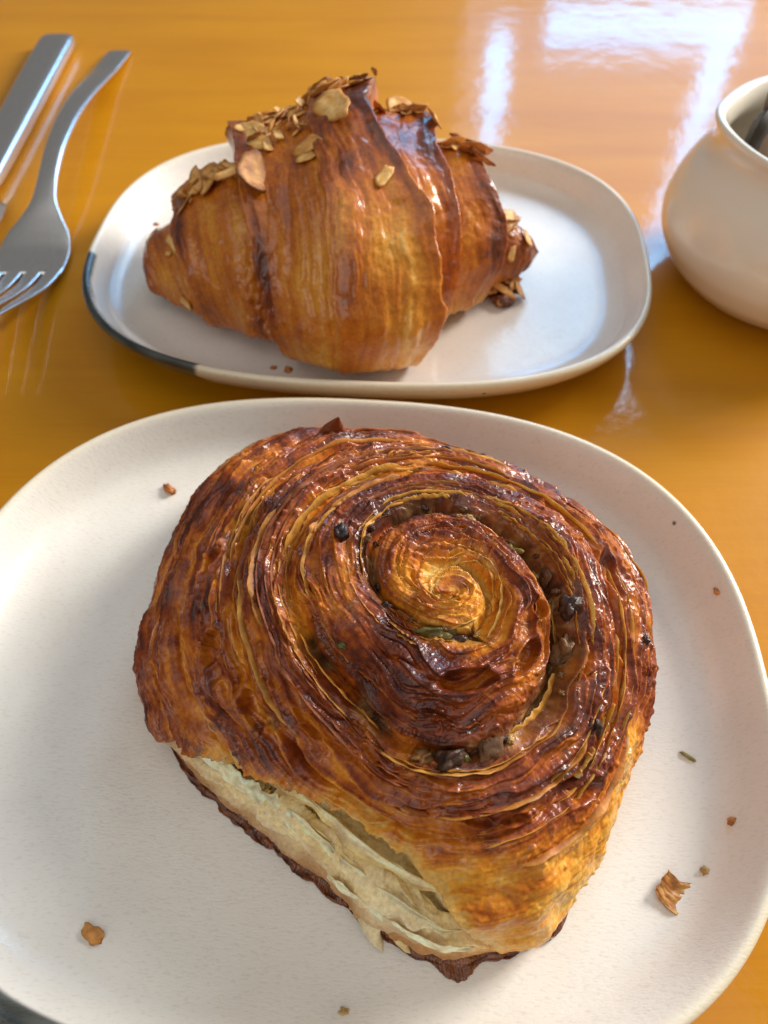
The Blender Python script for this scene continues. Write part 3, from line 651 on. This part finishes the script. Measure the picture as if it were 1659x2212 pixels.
# crust skirt at the foot
def skirt(p0, p1, out, seed, col1, col2, z0=.04, tipd=0):
    n = int((p1 - p0) * 5); d = np.linspace(p0, p1, n); P, O = wall_line(p0, p1, .955, .06, n)
    s = np.linspace(0, 1, n); fade = sm(0, .1, s) * (1 - sm(.9, 1, s))
    w = (out * fade * (1 + .9 * pn(d * .13, 0, 0, seed) + .45 * pn(d * .31, 0, 0, seed + 1) + .08 * pn(d * .9, 0, 0, seed + 2)) + .04).clip(.02)
    if tipd: w = .03 + out * np.exp(-((d - tipd) / 5.0) ** 2) * (1 + .18 * pn(d * .8, 0, 0, seed))
    v = np.linspace(0, 1, 8)
    Tp = P[:, None] + O[:, None] * (w[:, None] * v + .1)[..., None]
    Tp[..., 2] = FLOOR + z0 + .16 * (1 - v)[None] ** 2 + .05 * v[None] + .05 * pn(d[:, None] * .3, v * 3, 0, seed + 2) * (1 + v[None])
    Bt = Tp.copy(); Bt[..., 2] -= .05 + .05 * (1 - v)[None]; Bt[..., 2] = np.maximum(Bt[..., 2], FLOOR + .004)
    Tp[..., 2] = np.maximum(Tp[..., 2], Bt[..., 2] + .02)
    V = np.concatenate([Tp, Bt[:, ::-1]], 1)
    cm = .5 + .8 * pn(d[:, None] * .25, np.concatenate([v, v[::-1]])[None] * 2, 0, seed + 3)
    col = ramp(cm, [(0, col1), (1, col2)])
    me = mesh_np('base_crust', V.reshape(-1, 3), grid_faces(n, 16, False, True), col.reshape(-1, 3))
    adopt(link('base_crust', me, M['crust']), swirl)
skirt(192, 300, .20, 600, (.06, .012, .004), (.26, .075, .014))
skirt(262, 302, .48, 620, (.07, .014, .004), (.34, .10, .016), .02, 282)
skirt(288, 312, .20, 640, (.06, .014, .005), (.20, .05, .010))
# the curled tip and loose scraps on the far edge
def tip(x, y, z, w, h, lean, col, seed):
    n, k = 14, 12; s = np.linspace(0, 1, n); a = np.linspace(0, 2 * np.pi, k, endpoint=False)
    r = w * (1 - s) ** .8 + .01
    cx = x + lean * s ** 2; V = np.stack([cx[:, None] + r[:, None] * np.cos(a) * (1 + .2 * pn(np.cos(a) * 2, np.sin(a) * 2, s[:, None] * 3, seed)), y + .45 * r[:, None] * np.sin(a), z + h * s[:, None] + 0 * a], -1)
    me = mesh_np('curled_tip', V.reshape(-1, 3), grid_faces(n, k, False, True), np.zeros(V.shape).reshape(-1, 3) + np.array(col))
    adopt(link('curled_tip', me, M['crust']), swirl)
_p, _n = roll_xy(-1.35, 14.6); tip(-1.45, 14.75, _p[2] - .25, .45, .72, .2, (.20, .042, .010), 31)
_p, _n = roll_xy(.35, 14.6); tip(.35, 14.7, _p[2] - .2, .55, .42, .1, (.40, .17, .04), 32)

# ------------------------------------------------------------------ croissant
croissant = thing('croissant', 'golden brown croissant topped with toasted almond flakes on the shiny plate', 'croissant', (-1.75, CR_Y, FLOOR))
cxs, ca_, CQ, CC = croissant_surface()
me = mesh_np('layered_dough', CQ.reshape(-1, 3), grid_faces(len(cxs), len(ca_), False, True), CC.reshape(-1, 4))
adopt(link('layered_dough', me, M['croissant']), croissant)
CN = np.cross(np.gradient(CQ, axis=0), np.roll(CQ, -1, 1) - np.roll(CQ, 1, 1))
CN /= np.maximum(np.linalg.norm(CN, axis=-1, keepdims=True), 1e-9)
if np.mean(CN[len(cxs) // 2, 100:200, 2]) < 0: CN = -CN
def cr_at(x, deg):
    i = int(np.argmin(np.abs(cxs - x))); j = int(round(deg / 360 * len(ca_))) % len(ca_)
    jj = np.arange(j - 8, j + 9) % len(ca_); n = CN[max(i - 8, 0):i + 9][:, jj].mean((0, 1)); return CQ[i, j], n / np.linalg.norm(n)

def almond_mesh(kind, seed):
    """thin curved almond slice: 0 whole oval, 1 broken half, 2 long splinter, 3 square chip"""
    k, nr = 22, 5; a = np.linspace(0, 2 * np.pi, k, endpoint=False); ca, sa = np.cos(a), np.sin(a)
    if kind == 0: ox, oy = .62 * ca * (1 + .12 * ca), .40 * sa * (1 - .25 * ca)
    elif kind == 1: ox, oy = .46 * np.sign(ca) * np.abs(ca) ** .7, .34 * np.where(sa > 0, sa, .35 * sa)
    elif kind == 2: ox, oy = .60 * ca, .13 * np.sign(sa) * np.abs(sa) ** .8
    else: ox, oy = .36 * np.sign(ca) * np.abs(ca) ** .5, .22 * np.sign(sa) * np.abs(sa) ** .5
    j = 1 + .24 * pn(ca * 1.4 + seed, sa * 1.4, seed, seed) + .12 * pn(ca * 4, sa * 4, seed, seed + 1)
    ox, oy = ox * j, oy * j
    rr = np.linspace(0, 1, nr); th = .028
    def sheet(zo):
        X, Y = ox[:, None] * rr, oy[:, None] * rr
        Z = zo * (1 - .35 * rr[None] ** 4) + .14 * X ** 2 * (1 if seed % 2 else -.6) + .05 * pn(X * 2.5, Y * 2.5, seed, seed + 2) + .25 * Y * X * ((seed % 3) - 1)
        return np.stack([X, Y, Z], -1)
    A, B = sheet(th), sheet(-th)
    V = np.concatenate([A, B[:, ::-1]], 1)
    rad = np.concatenate([rr, rr[::-1]])[None] + 0 * a[:, None]
    t = .72 - .42 * rad ** 4 + .35 * pn(V[..., 0] * 3, V[..., 1] * 7, seed, seed + 3)
    shade = [.16, .08, -.05, -.26, .12][seed % 5]
    c = ramp(t + shade, [(0, (.16, .055, .016)), (.30, (.44, .17, .035)), (.62, (.70, .35, .09)), (1, (.84, .54, .20))])
    return mesh_np('almond_flake', V.reshape(-1, 3), grid_faces(k, 2 * nr, True, False), c.reshape(-1, 3))
ALM = {(k, s): almond_mesh(k, s) for k in range(4) for s in range(1, 6)}
for me in ALM.values():
    me.materials.append(M['almond']); me.polygons.foreach_set('use_smooth', np.ones(len(me.polygons), bool))
def almond(parent, p, n, kind, shade, size, spin, tilt, lift=.08):
    o = bpy.data.objects.new('almond_flake', ALM[(kind, shade)]); COL.objects.link(o); o.parent = parent
    q = Vector(n).to_track_quat('Z', 'Y').to_matrix() @ Matrix.Rotation(spin, 3, 'Z') @ Matrix.Rotation(tilt, 3, 'X')
    m = q.to_4x4() @ Matrix.Scale(size, 4)
    loc = Vector([(p[i] + n[i] * lift) * CM for i in range(3)]) - parent.location
    m.translation = loc; o.matrix_local = m
    return o
# (x, section angle, kind, shade, size, spin, tilt)
FL = [(-1.71, 92, 0, 5, 1.35, .25, .25), (-4.14, 115, 0, 3, 1.35, 1.55, .55), (-4.73, 110, 2, 1, 1.3, 1.5, .3), (-2.55, 104, 1, 2, 1.1, 1.2, .3), (-2.62, 108, 1, 1, .7, 1.0, .1),
      (-.18, 116, 1, 5, .85, .8, .1), (4.86, 100, 0, 3, .9, -.3, .15), (5.77, 108, 1, 5, .75, .5, .1), (5.17, 148, 1, 5, .62, 1.2, .1), (-8.36, 112, 3, 5, 1.35, .05, .2), (-8.54, 126, 3, 1, .4, .6, .1),
      (-7.74, 176, 3, 5, .75, -.4, .1), (1.43, 76, 3, 4, 1.15, .1, .8), (.95, 68, 3, 2, 1.05, .6, .9), (2.13, 72, 3, 5, 1.3, -.15, .7), (2.9, 68, 2, 3, 1.1, .7, .8), (3.1, 80, 0, 2, .95, 1.5, .9), (3.35, 80, 1, 3, 1.1, -.7, .6), (2.56, 74, 1, 4, .9, .3, .9),
      (-5.6, 95, 0, 4, 1.15, .5, .7), (-5.3, 92, 1, 3, 1.25, .2, .5), (-6.9, 92, 0, 5, 1.05, .6, .8), (-6.5, 100, 1, 1, 1.2, -.2, .4), (-7.1, 98, 2, 5, 1.2, .9, .5)]
r2 = random.Random(11)
for (x, d, n_) in [(-2.2, 72, 6), (-1.5, 76, 4), (-2.9, 72, 4), (-3.3, 78, 5), (-3.8, 78, 6), (-4.3, 80, 6), (-4.8, 82, 4), (-3.0, 90, 3), (-3.6, 93, 3), (-4.2, 93, 3), (-5.9, 88, 3), (-6.5, 88, 5), (-6.9, 94, 6), (-7.1, 100, 3), (-6.3, 96, 3), (-.9, 68, 4), (-.3, 66, 4), (.3, 64, 4), (.8, 67, 3), (1.8, 72, 3), (2.4, 72, 3), (2.9, 75, 3), (4.8, 92, 2), (3.3, 84, 2), (-4.6, 64, 3)]:
    for _ in range(int(n_ * 1.4 + .5)):
        FL.append((x + r2.uniform(-.35, .35), d + r2.uniform(-6, 6), r2.choice((0, 1, 1, 2, 3, 3, 2)), r2.randint(1, 5) if x < -1 else r2.choice((2, 3, 1, 4, 3)), r2.uniform(.45, .95), r2.uniform(0, 6.28), r2.uniform(-.6, 1.2)))
for (x, d, k, s, z, sp, ti) in FL:
    p, n = cr_at(x, d); almond(croissant, p, n, k, s, z * 1.15, sp, ti, .06 + .12 * abs(math.sin(ti)))

# dark caramelised almond cluster on the plate by the croissant's tail
clus = thing('almond_cluster', 'dark caramelised almond cluster lying on the plate under the croissant tail', 'almonds', (4.75, 26.4, FLOOR))
adopt(blob('caramel_lump', (4.75, 26.7, FLOOR + .34), (.85, .45, .42), (0, 0, 1), (.045, .014, .007), M['fruit'], 41, .4), clus)
adopt(blob('caramel_lump', (4.9, 26.0, FLOOR + .20), (.45, .35, .25), (0, 0, 1), (.12, .03, .010), M['fruit'], 42, .4), clus)
for (dx, dy, dz, k, s, sc, nx, ny, sp, ti) in [(.1, -.2, .62, 2, 2, 1.15, 0, -.6, -.7, .2), (.65, .1, .6, 1, 3, .9, .4, -.5, .3, .5), (.85, .0, .4, 0, 3, .75, .8, -.4, 1.2, .3), (-.45, -.15, .42, 1, 3, .8, -.4, -.6, .4, .2), (.2, -.65, .28, 1, 2, .7, .1, -.5, .2, .3), (.3, .2, .78, 3, 3, .8, 0, .1, 1.9, .3)]:
    almond(clus, (4.75 + dx, 26.4 + dy, FLOOR + dz), tuple(Vector((nx, ny, 1)).normalized()), k, s, sc, sp, ti, 0)

# ------------------------------------------------------------------ crumbs
def crumb(loc, size, col, seed, label, rot=0.0, flat=True, cat='crumb'):
    o = blob('pastry_crumb', (0, 0, 0), size, (0, 0, 1), col, M['flake'], seed, .55, 3)
    o.location = [loc[0] * CM, loc[1] * CM, (plate_z(loc[0], loc[1]) + size[2] * .6) * CM]; o.rotation_euler = (0, 0, rot)
    return tag(o, label, cat, 'crumbs scattered on the plates')
F0 = FLOOR
crumb((-7.22, 16.14, F0 + .05), (.27, .13, .12), (.42, .14, .025), 51, 'curved brown crumb between the swirl pastry and the far left plate rim', -.6)
crumb((-6.76, 2.89, F0), (.25, .17, .09), (.50, .22, .05), 52, 'brown pastry crumb alone on the bare left part of the satin plate', -.5)
crumb((7.75, 4.23, F0), (.11, .10, .07), (.44, .26, .08), 54, 'small tan crumb just beside the large torn pastry flake')
crumb((8.58, 5.31, F0 + .02), (.11, .09, .07), (.50, .17, .03), 55, 'small orange crumb between the large flake and the green sliver')
crumb((8.06, 7.07, F0), (.20, .05, .06), (.26, .22, .05), 56, 'thin green nut sliver on the satin plate right of the swirl', -.7)
crumb((9.57, 11.5, F0 + .10), (.07, .11, .06), (.46, .17, .04), 57, 'tiny orange crumb near the far right rim of the satin plate')
crumb((-.89, 1.4, F0 + .02), (.10, .07, .05), (.62, .40, .14), 58, 'tiny pale crumb in front of the torn side of the swirl')
crumb((-10.4, 31.6, F0 + .3), (.12, .09, .06), (.40, .14, .05), 59, 'tiny reddish crumb on the shiny plate rim left of the croissant')
crumb((-4.24, 22.13, F0), (.12, .09, .05), (.42, .15, .04), 60, 'small flat crumb in front of the croissant, left one of two')
crumb((-3.66, 22.0, F0), (.13, .20, .06), (.46, .18, .05), 61, 'small upright crumb scraps in front of the croissant, right one of two')
# the large torn flake: a bent thin sheet
def flake_sheet():
    n = 26; u = np.linspace(-1, 1, n); U, Vv = np.meshgrid(u, u, indexing='ij')
    wid = .42 * (1 + .28 * np.sin(U * 2.1 + .6)) * (1 + .12 * pn(U * 3, 0, 0, 5))
    X = .72 * U * (1 + .08 * pn(0, Vv * 2, 0, 6)); Y = wid * Vv + .16 * np.sin(U * 2.5)
    Z = .12 + .10 * U ** 2 + .09 * pn(U * 1.8, Vv * 1.8, 0, 7) + .05 * pn(U * 5, Vv * 5, 0, 8)
    A = np.stack([X, Y, Z + .03], -1); B = np.stack([X, Y, Z - .03], -1)
    c = ramp(.5 + .6 * pn(U * 2, Vv * 2, 1, 9) + .3 * pn(U * 6, Vv * 6, 1, 10), [(0, (.22, .07, .014)), (.5, (.45, .18, .035)), (1, (.62, .36, .10))])
    V = np.concatenate([A.reshape(-1, 3), B.reshape(-1, 3)]); F1 = grid_faces(n, n); F2 = grid_faces(n, n, flip=True) + n * n
    b_ = [i * n for i in range(n)] + [(n - 1) * n + j for j in range(1, n)] + [i * n + n - 1 for i in range(n - 2, -1, -1)] + [j for j in range(n - 2, 0, -1)]
    S_ = [(b_[i], b_[(i + 1) % len(b_)], b_[(i + 1) % len(b_)] + n * n, b_[i] + n * n) for i in range(len(b_))]
    me = mesh_np('pastry_flake', V, np.concatenate([F1, F2, np.array(S_)]), np.concatenate([c.reshape(-1, 3), c.reshape(-1, 3)]))
    o = link('pastry_flake', me, M['flake']); o.location = (7.24 * CM, 3.62 * CM, (F0 - .02) * CM); o.rotation_euler = (0, 0, -.75)
    tag(o, 'large torn brown pastry flake on the satin plate', 'crumb', 'crumbs scattered on the plates')
flake_sheet()

# ------------------------------------------------------------------ cutlery
def loft(name, stations, mat, parent, nk=28, power=3.0):
    """stations: (x, y, z, half width, half thickness), section a superellipse across x and z"""
    st = np.array(stations, float); n = len(st) * 8; s = np.linspace(0, len(st) - 1, n); ii = np.arange(len(st))
    st = np.stack([np.interp(s, ii, st[:, c]) for c in range(5)], 1)
    for _ in range(10): st[1:-1] = (st[:-2] + 2 * st[1:-1] + st[2:]) / 4
    a = np.linspace(0, 2 * np.pi, nk, endpoint=False); ca, sa = np.cos(a), np.sin(a)
    cx = np.sign(ca) * np.abs(ca) ** (2 / power); cz = np.sign(sa) * np.abs(sa) ** (2 / power)
    tan = np.gradient(st[:, :3], axis=0); tan /= np.linalg.norm(tan, axis=1, keepdims=True)
    side = np.cross(tan, (0, 0, 1)); side /= np.linalg.norm(side, axis=1, keepdims=True); up = np.cross(side, tan)
    V = st[:, None, :3] + side[:, None] * (st[:, 3:4] * cx)[..., None] + up[:, None] * (st[:, 4:5] * cz)[..., None]
    c0, c1 = V[0].mean(0), V[-1].mean(0)
    V = np.concatenate([np.repeat(c0[None, None], nk, 1), V, np.repeat(c1[None, None], nk, 1)], 0)
    me = mesh_np(name, V.reshape(-1, 3), grid_faces(len(V), nk, False, True))
    o = link(name, me, mat); return adopt(o, parent)
fork = thing('fork', 'steel dinner fork lying tines up on the bare table beside the knife', 'fork', (-16, 36, 0))
FZ = lambda y: np.interp(y, [23, 24.5, 26, 27.5, 29, 30.5, 32, 34, 37, 41, 45, 48, 51.6], [2.35, 1.75, 1.1, .55, .25, .28, .72, 1.35, 1.75, 1.6, 1.0, .5, .14])
def fs(y, x, w, t): return (x, y, float(FZ(y)), w, t)
loft('handle', [fs(51.5, -16.35, .62, .05), fs(51.3, -16.35, .72, .11), fs(50, -16.4, .74, .13), fs(48, -16.45, .72, .14), fs(45.5, -16.45, .68, .15), fs(43, -16.45, .64, .16), fs(40, -16.3, .56, .18), fs(37, -16.1, .50, .19), fs(34.6, -15.95, .47, .18), fs(33.2, -15.88, .55, .15), fs(32.2, -15.85, 1.0, .12), fs(31.4, -15.85, 1.45, .10), fs(30.4, -15.85, 1.64, .09), fs(29.4, -15.85, 1.66, .085), fs(28.7, -15.85, 1.65, .08)], M['steel'], fork, 28, 2.35)
for i in range(4):
    x0 = -15.85 + .84 * (i - 1.5)
    loft('tine', [fs(29.2, x0, .39, .085), fs(28.4, x0, .34, .085), fs(27.4, x0 + .03 * (1.5 - i), .29, .085), fs(26.2, x0 + .08 * (1.5 - i), .25, .08), fs(24.8, x0 + .12 * (1.5 - i), .19, .07), fs(23.6, x0 + .14 * (1.5 - i), .08, .04)], M['steel'], fork, 14, 2.6)
knife = thing('table_knife', 'steel table knife with a thick flat handle lying beside the fork', 'knife', (-20.2, 40, 0))
loft('handle', [(-20.25, 52.45, .50, .75, .18), (-20.25, 52.3, .50, 1.0, .36), (-20.22, 51.5, .50, 1.06, .44), (-20.15, 48, .50, 1.04, .46), (-20.02, 43, .50, .98, .46), (-19.9, 39, .48, .90, .44), (-19.8, 36.4, .46, .80, .40), (-19.75, 35.6, .44, .66, .30)], M['steel'], knife, 40, 3.4)
def blade():
    ys = np.linspace(35.7, 24.5, 60); xl = -20.35 + 0 * ys
    xr = np.interp(ys, [24.5, 25.2, 27, 33.2, 34.2, 34.8, 35.7], [-20.1, -19.1, -18.2, -18.1, -18.2, -19.1, -19.25])
    top = np.stack([xl, ys, 0 * ys + .52], -1); mid = np.stack([(xl + xr) / 2, ys, 0 * ys + .50], -1); ed = np.stack([xr, ys, 0 * ys + .30], -1)
    mid2 = mid - [0, 0, .10]; bt = top - [0, 0, .16]
    V = np.stack([top, mid, ed, mid2, bt], 1)
    me = mesh_np('blade', V.reshape(-1, 3), grid_faces(60, 5, False, True))
    adopt(link('blade', me, M['steel'], smooth=False), knife)
blade()

# ------------------------------------------------------------------ jug with sachets
JX, JY = 17.5, 28.7
jug = thing('cream_jug', 'squat cream porcelain pot holding paper sachets beside the shiny plate', 'pot', (JX, JY, 0))
prof = np.array([(.01, .25), (2.6, .25), (3.0, .0), (3.4, .0), (3.7, .15), (4.6, .65), (5.35, 1.5), (5.8, 2.5), (5.85, 3.3), (5.66, 4.2), (5.28, 5.1), (4.84, 5.8), (4.56, 6.25), (4.50, 6.6), (4.62, 6.9), (4.76, 7.08), (4.74, 7.25), (4.55, 7.3), (4.28, 7.12), (4.12, 6.7), (4.15, 6.2), (4.5, 5.6), (5.1, 4.6), (5.4, 3.3), (5.2, 2.2), (4.2, 1.1), (2.5, .7), (.01, .65)])
ss = np.concatenate([[0], np.cumsum(np.hypot(*np.diff(prof, axis=0).T))]); tt = np.linspace(0, ss[-1], 200)
pr = np.interp(tt, ss, prof[:, 0]); pz = np.interp(tt, ss, prof[:, 1])
for _ in range(6): pr[1:-1] = (pr[:-2] + 2 * pr[1:-1] + pr[2:]) / 4; pz[1:-1] = (pz[:-2] + 2 * pz[1:-1] + pz[2:]) / 4
a = np.linspace(0, 2 * np.pi, 240, endpoint=False)
spt = np.exp(-((np.mod(np.degrees(a) - 172 + 180, 360) - 180) / 20) ** 2)[:, None] * sm(5.6, 7.1, pz)[None]
rr = pr[None] + .32 * spt
pz = pz * .94
V = np.stack([JX + rr * np.cos(a)[:, None], JY + rr * np.sin(a)[:, None], pz[None] + .12 * spt], -1)
adopt(link('body', mesh_np('body', V.reshape(-1, 3), grid_faces(240, 200, True)), M['porcelain']), jug)
def sachet(x, y, z, rx, ry, rz, mat, label, w=1.7, l=7.2):
    n1, n2 = 30, 12; u = np.linspace(-1, 1, n1); v = np.linspace(-1, 1, n2); U, Vv = np.meshgrid(u, v, indexing='ij')
    puff = .32 * (1 - U ** 8) * (1 - Vv ** 2) ** .6 * (1 + .3 * pn(U * 3, Vv * 2, 0, int(x * 9)))
    A = np.stack([w * Vv / 2, .05 * np.sin(U * 3), U * l / 2], -1); A1 = A.copy(); A1[..., 1] += puff + .01; A2 = A.copy(); A2[..., 1] -= puff + .01
    V = np.concatenate([A1.reshape(-1, 3), A2.reshape(-1, 3)])
    me = mesh_np('sugar_sachet', V, np.concatenate([grid_faces(n1, n2), grid_faces(n1, n2, flip=True) + n1 * n2]))
    o = link('sugar_sachet', me, mat); o.location = (x * CM, y * CM, z * CM); o.rotation_euler = (R(rx), R(ry), R(rz))
    return tag(o, label, 'sachet', 'paper sachets in the cream pot')
sachet(14.55, 29.9, 4.6, 4, -6, 55, M['paper_dark'], 'dark paper sachet leaning on the inner wall of the cream pot', 1.9, 5.0)
sachet(16.4, 31.4, 4.7, 8, -12, 15, M['paper_grey'], 'grey paper sachet standing in the cream pot behind the dark one', 1.9, 5.8)
sachet(15.6, 30.4, 4.8, -4, -8, 35, M['paper_brown'], 'brown paper sachet standing in the cream pot nearest its front lip', 2.0, 5.8)
sachet(17.6, 28.6, 4.5, 3, -12, 10, M['paper_grey'], 'pale grey sachet in the middle of the cream pot', 2.0, 6.2)
sachet(19.2, 29.2, 4.5, 3, 8, 80, M['paper_brown'], 'brown sachet at the far side of the cream pot', 2.0, 6.2)
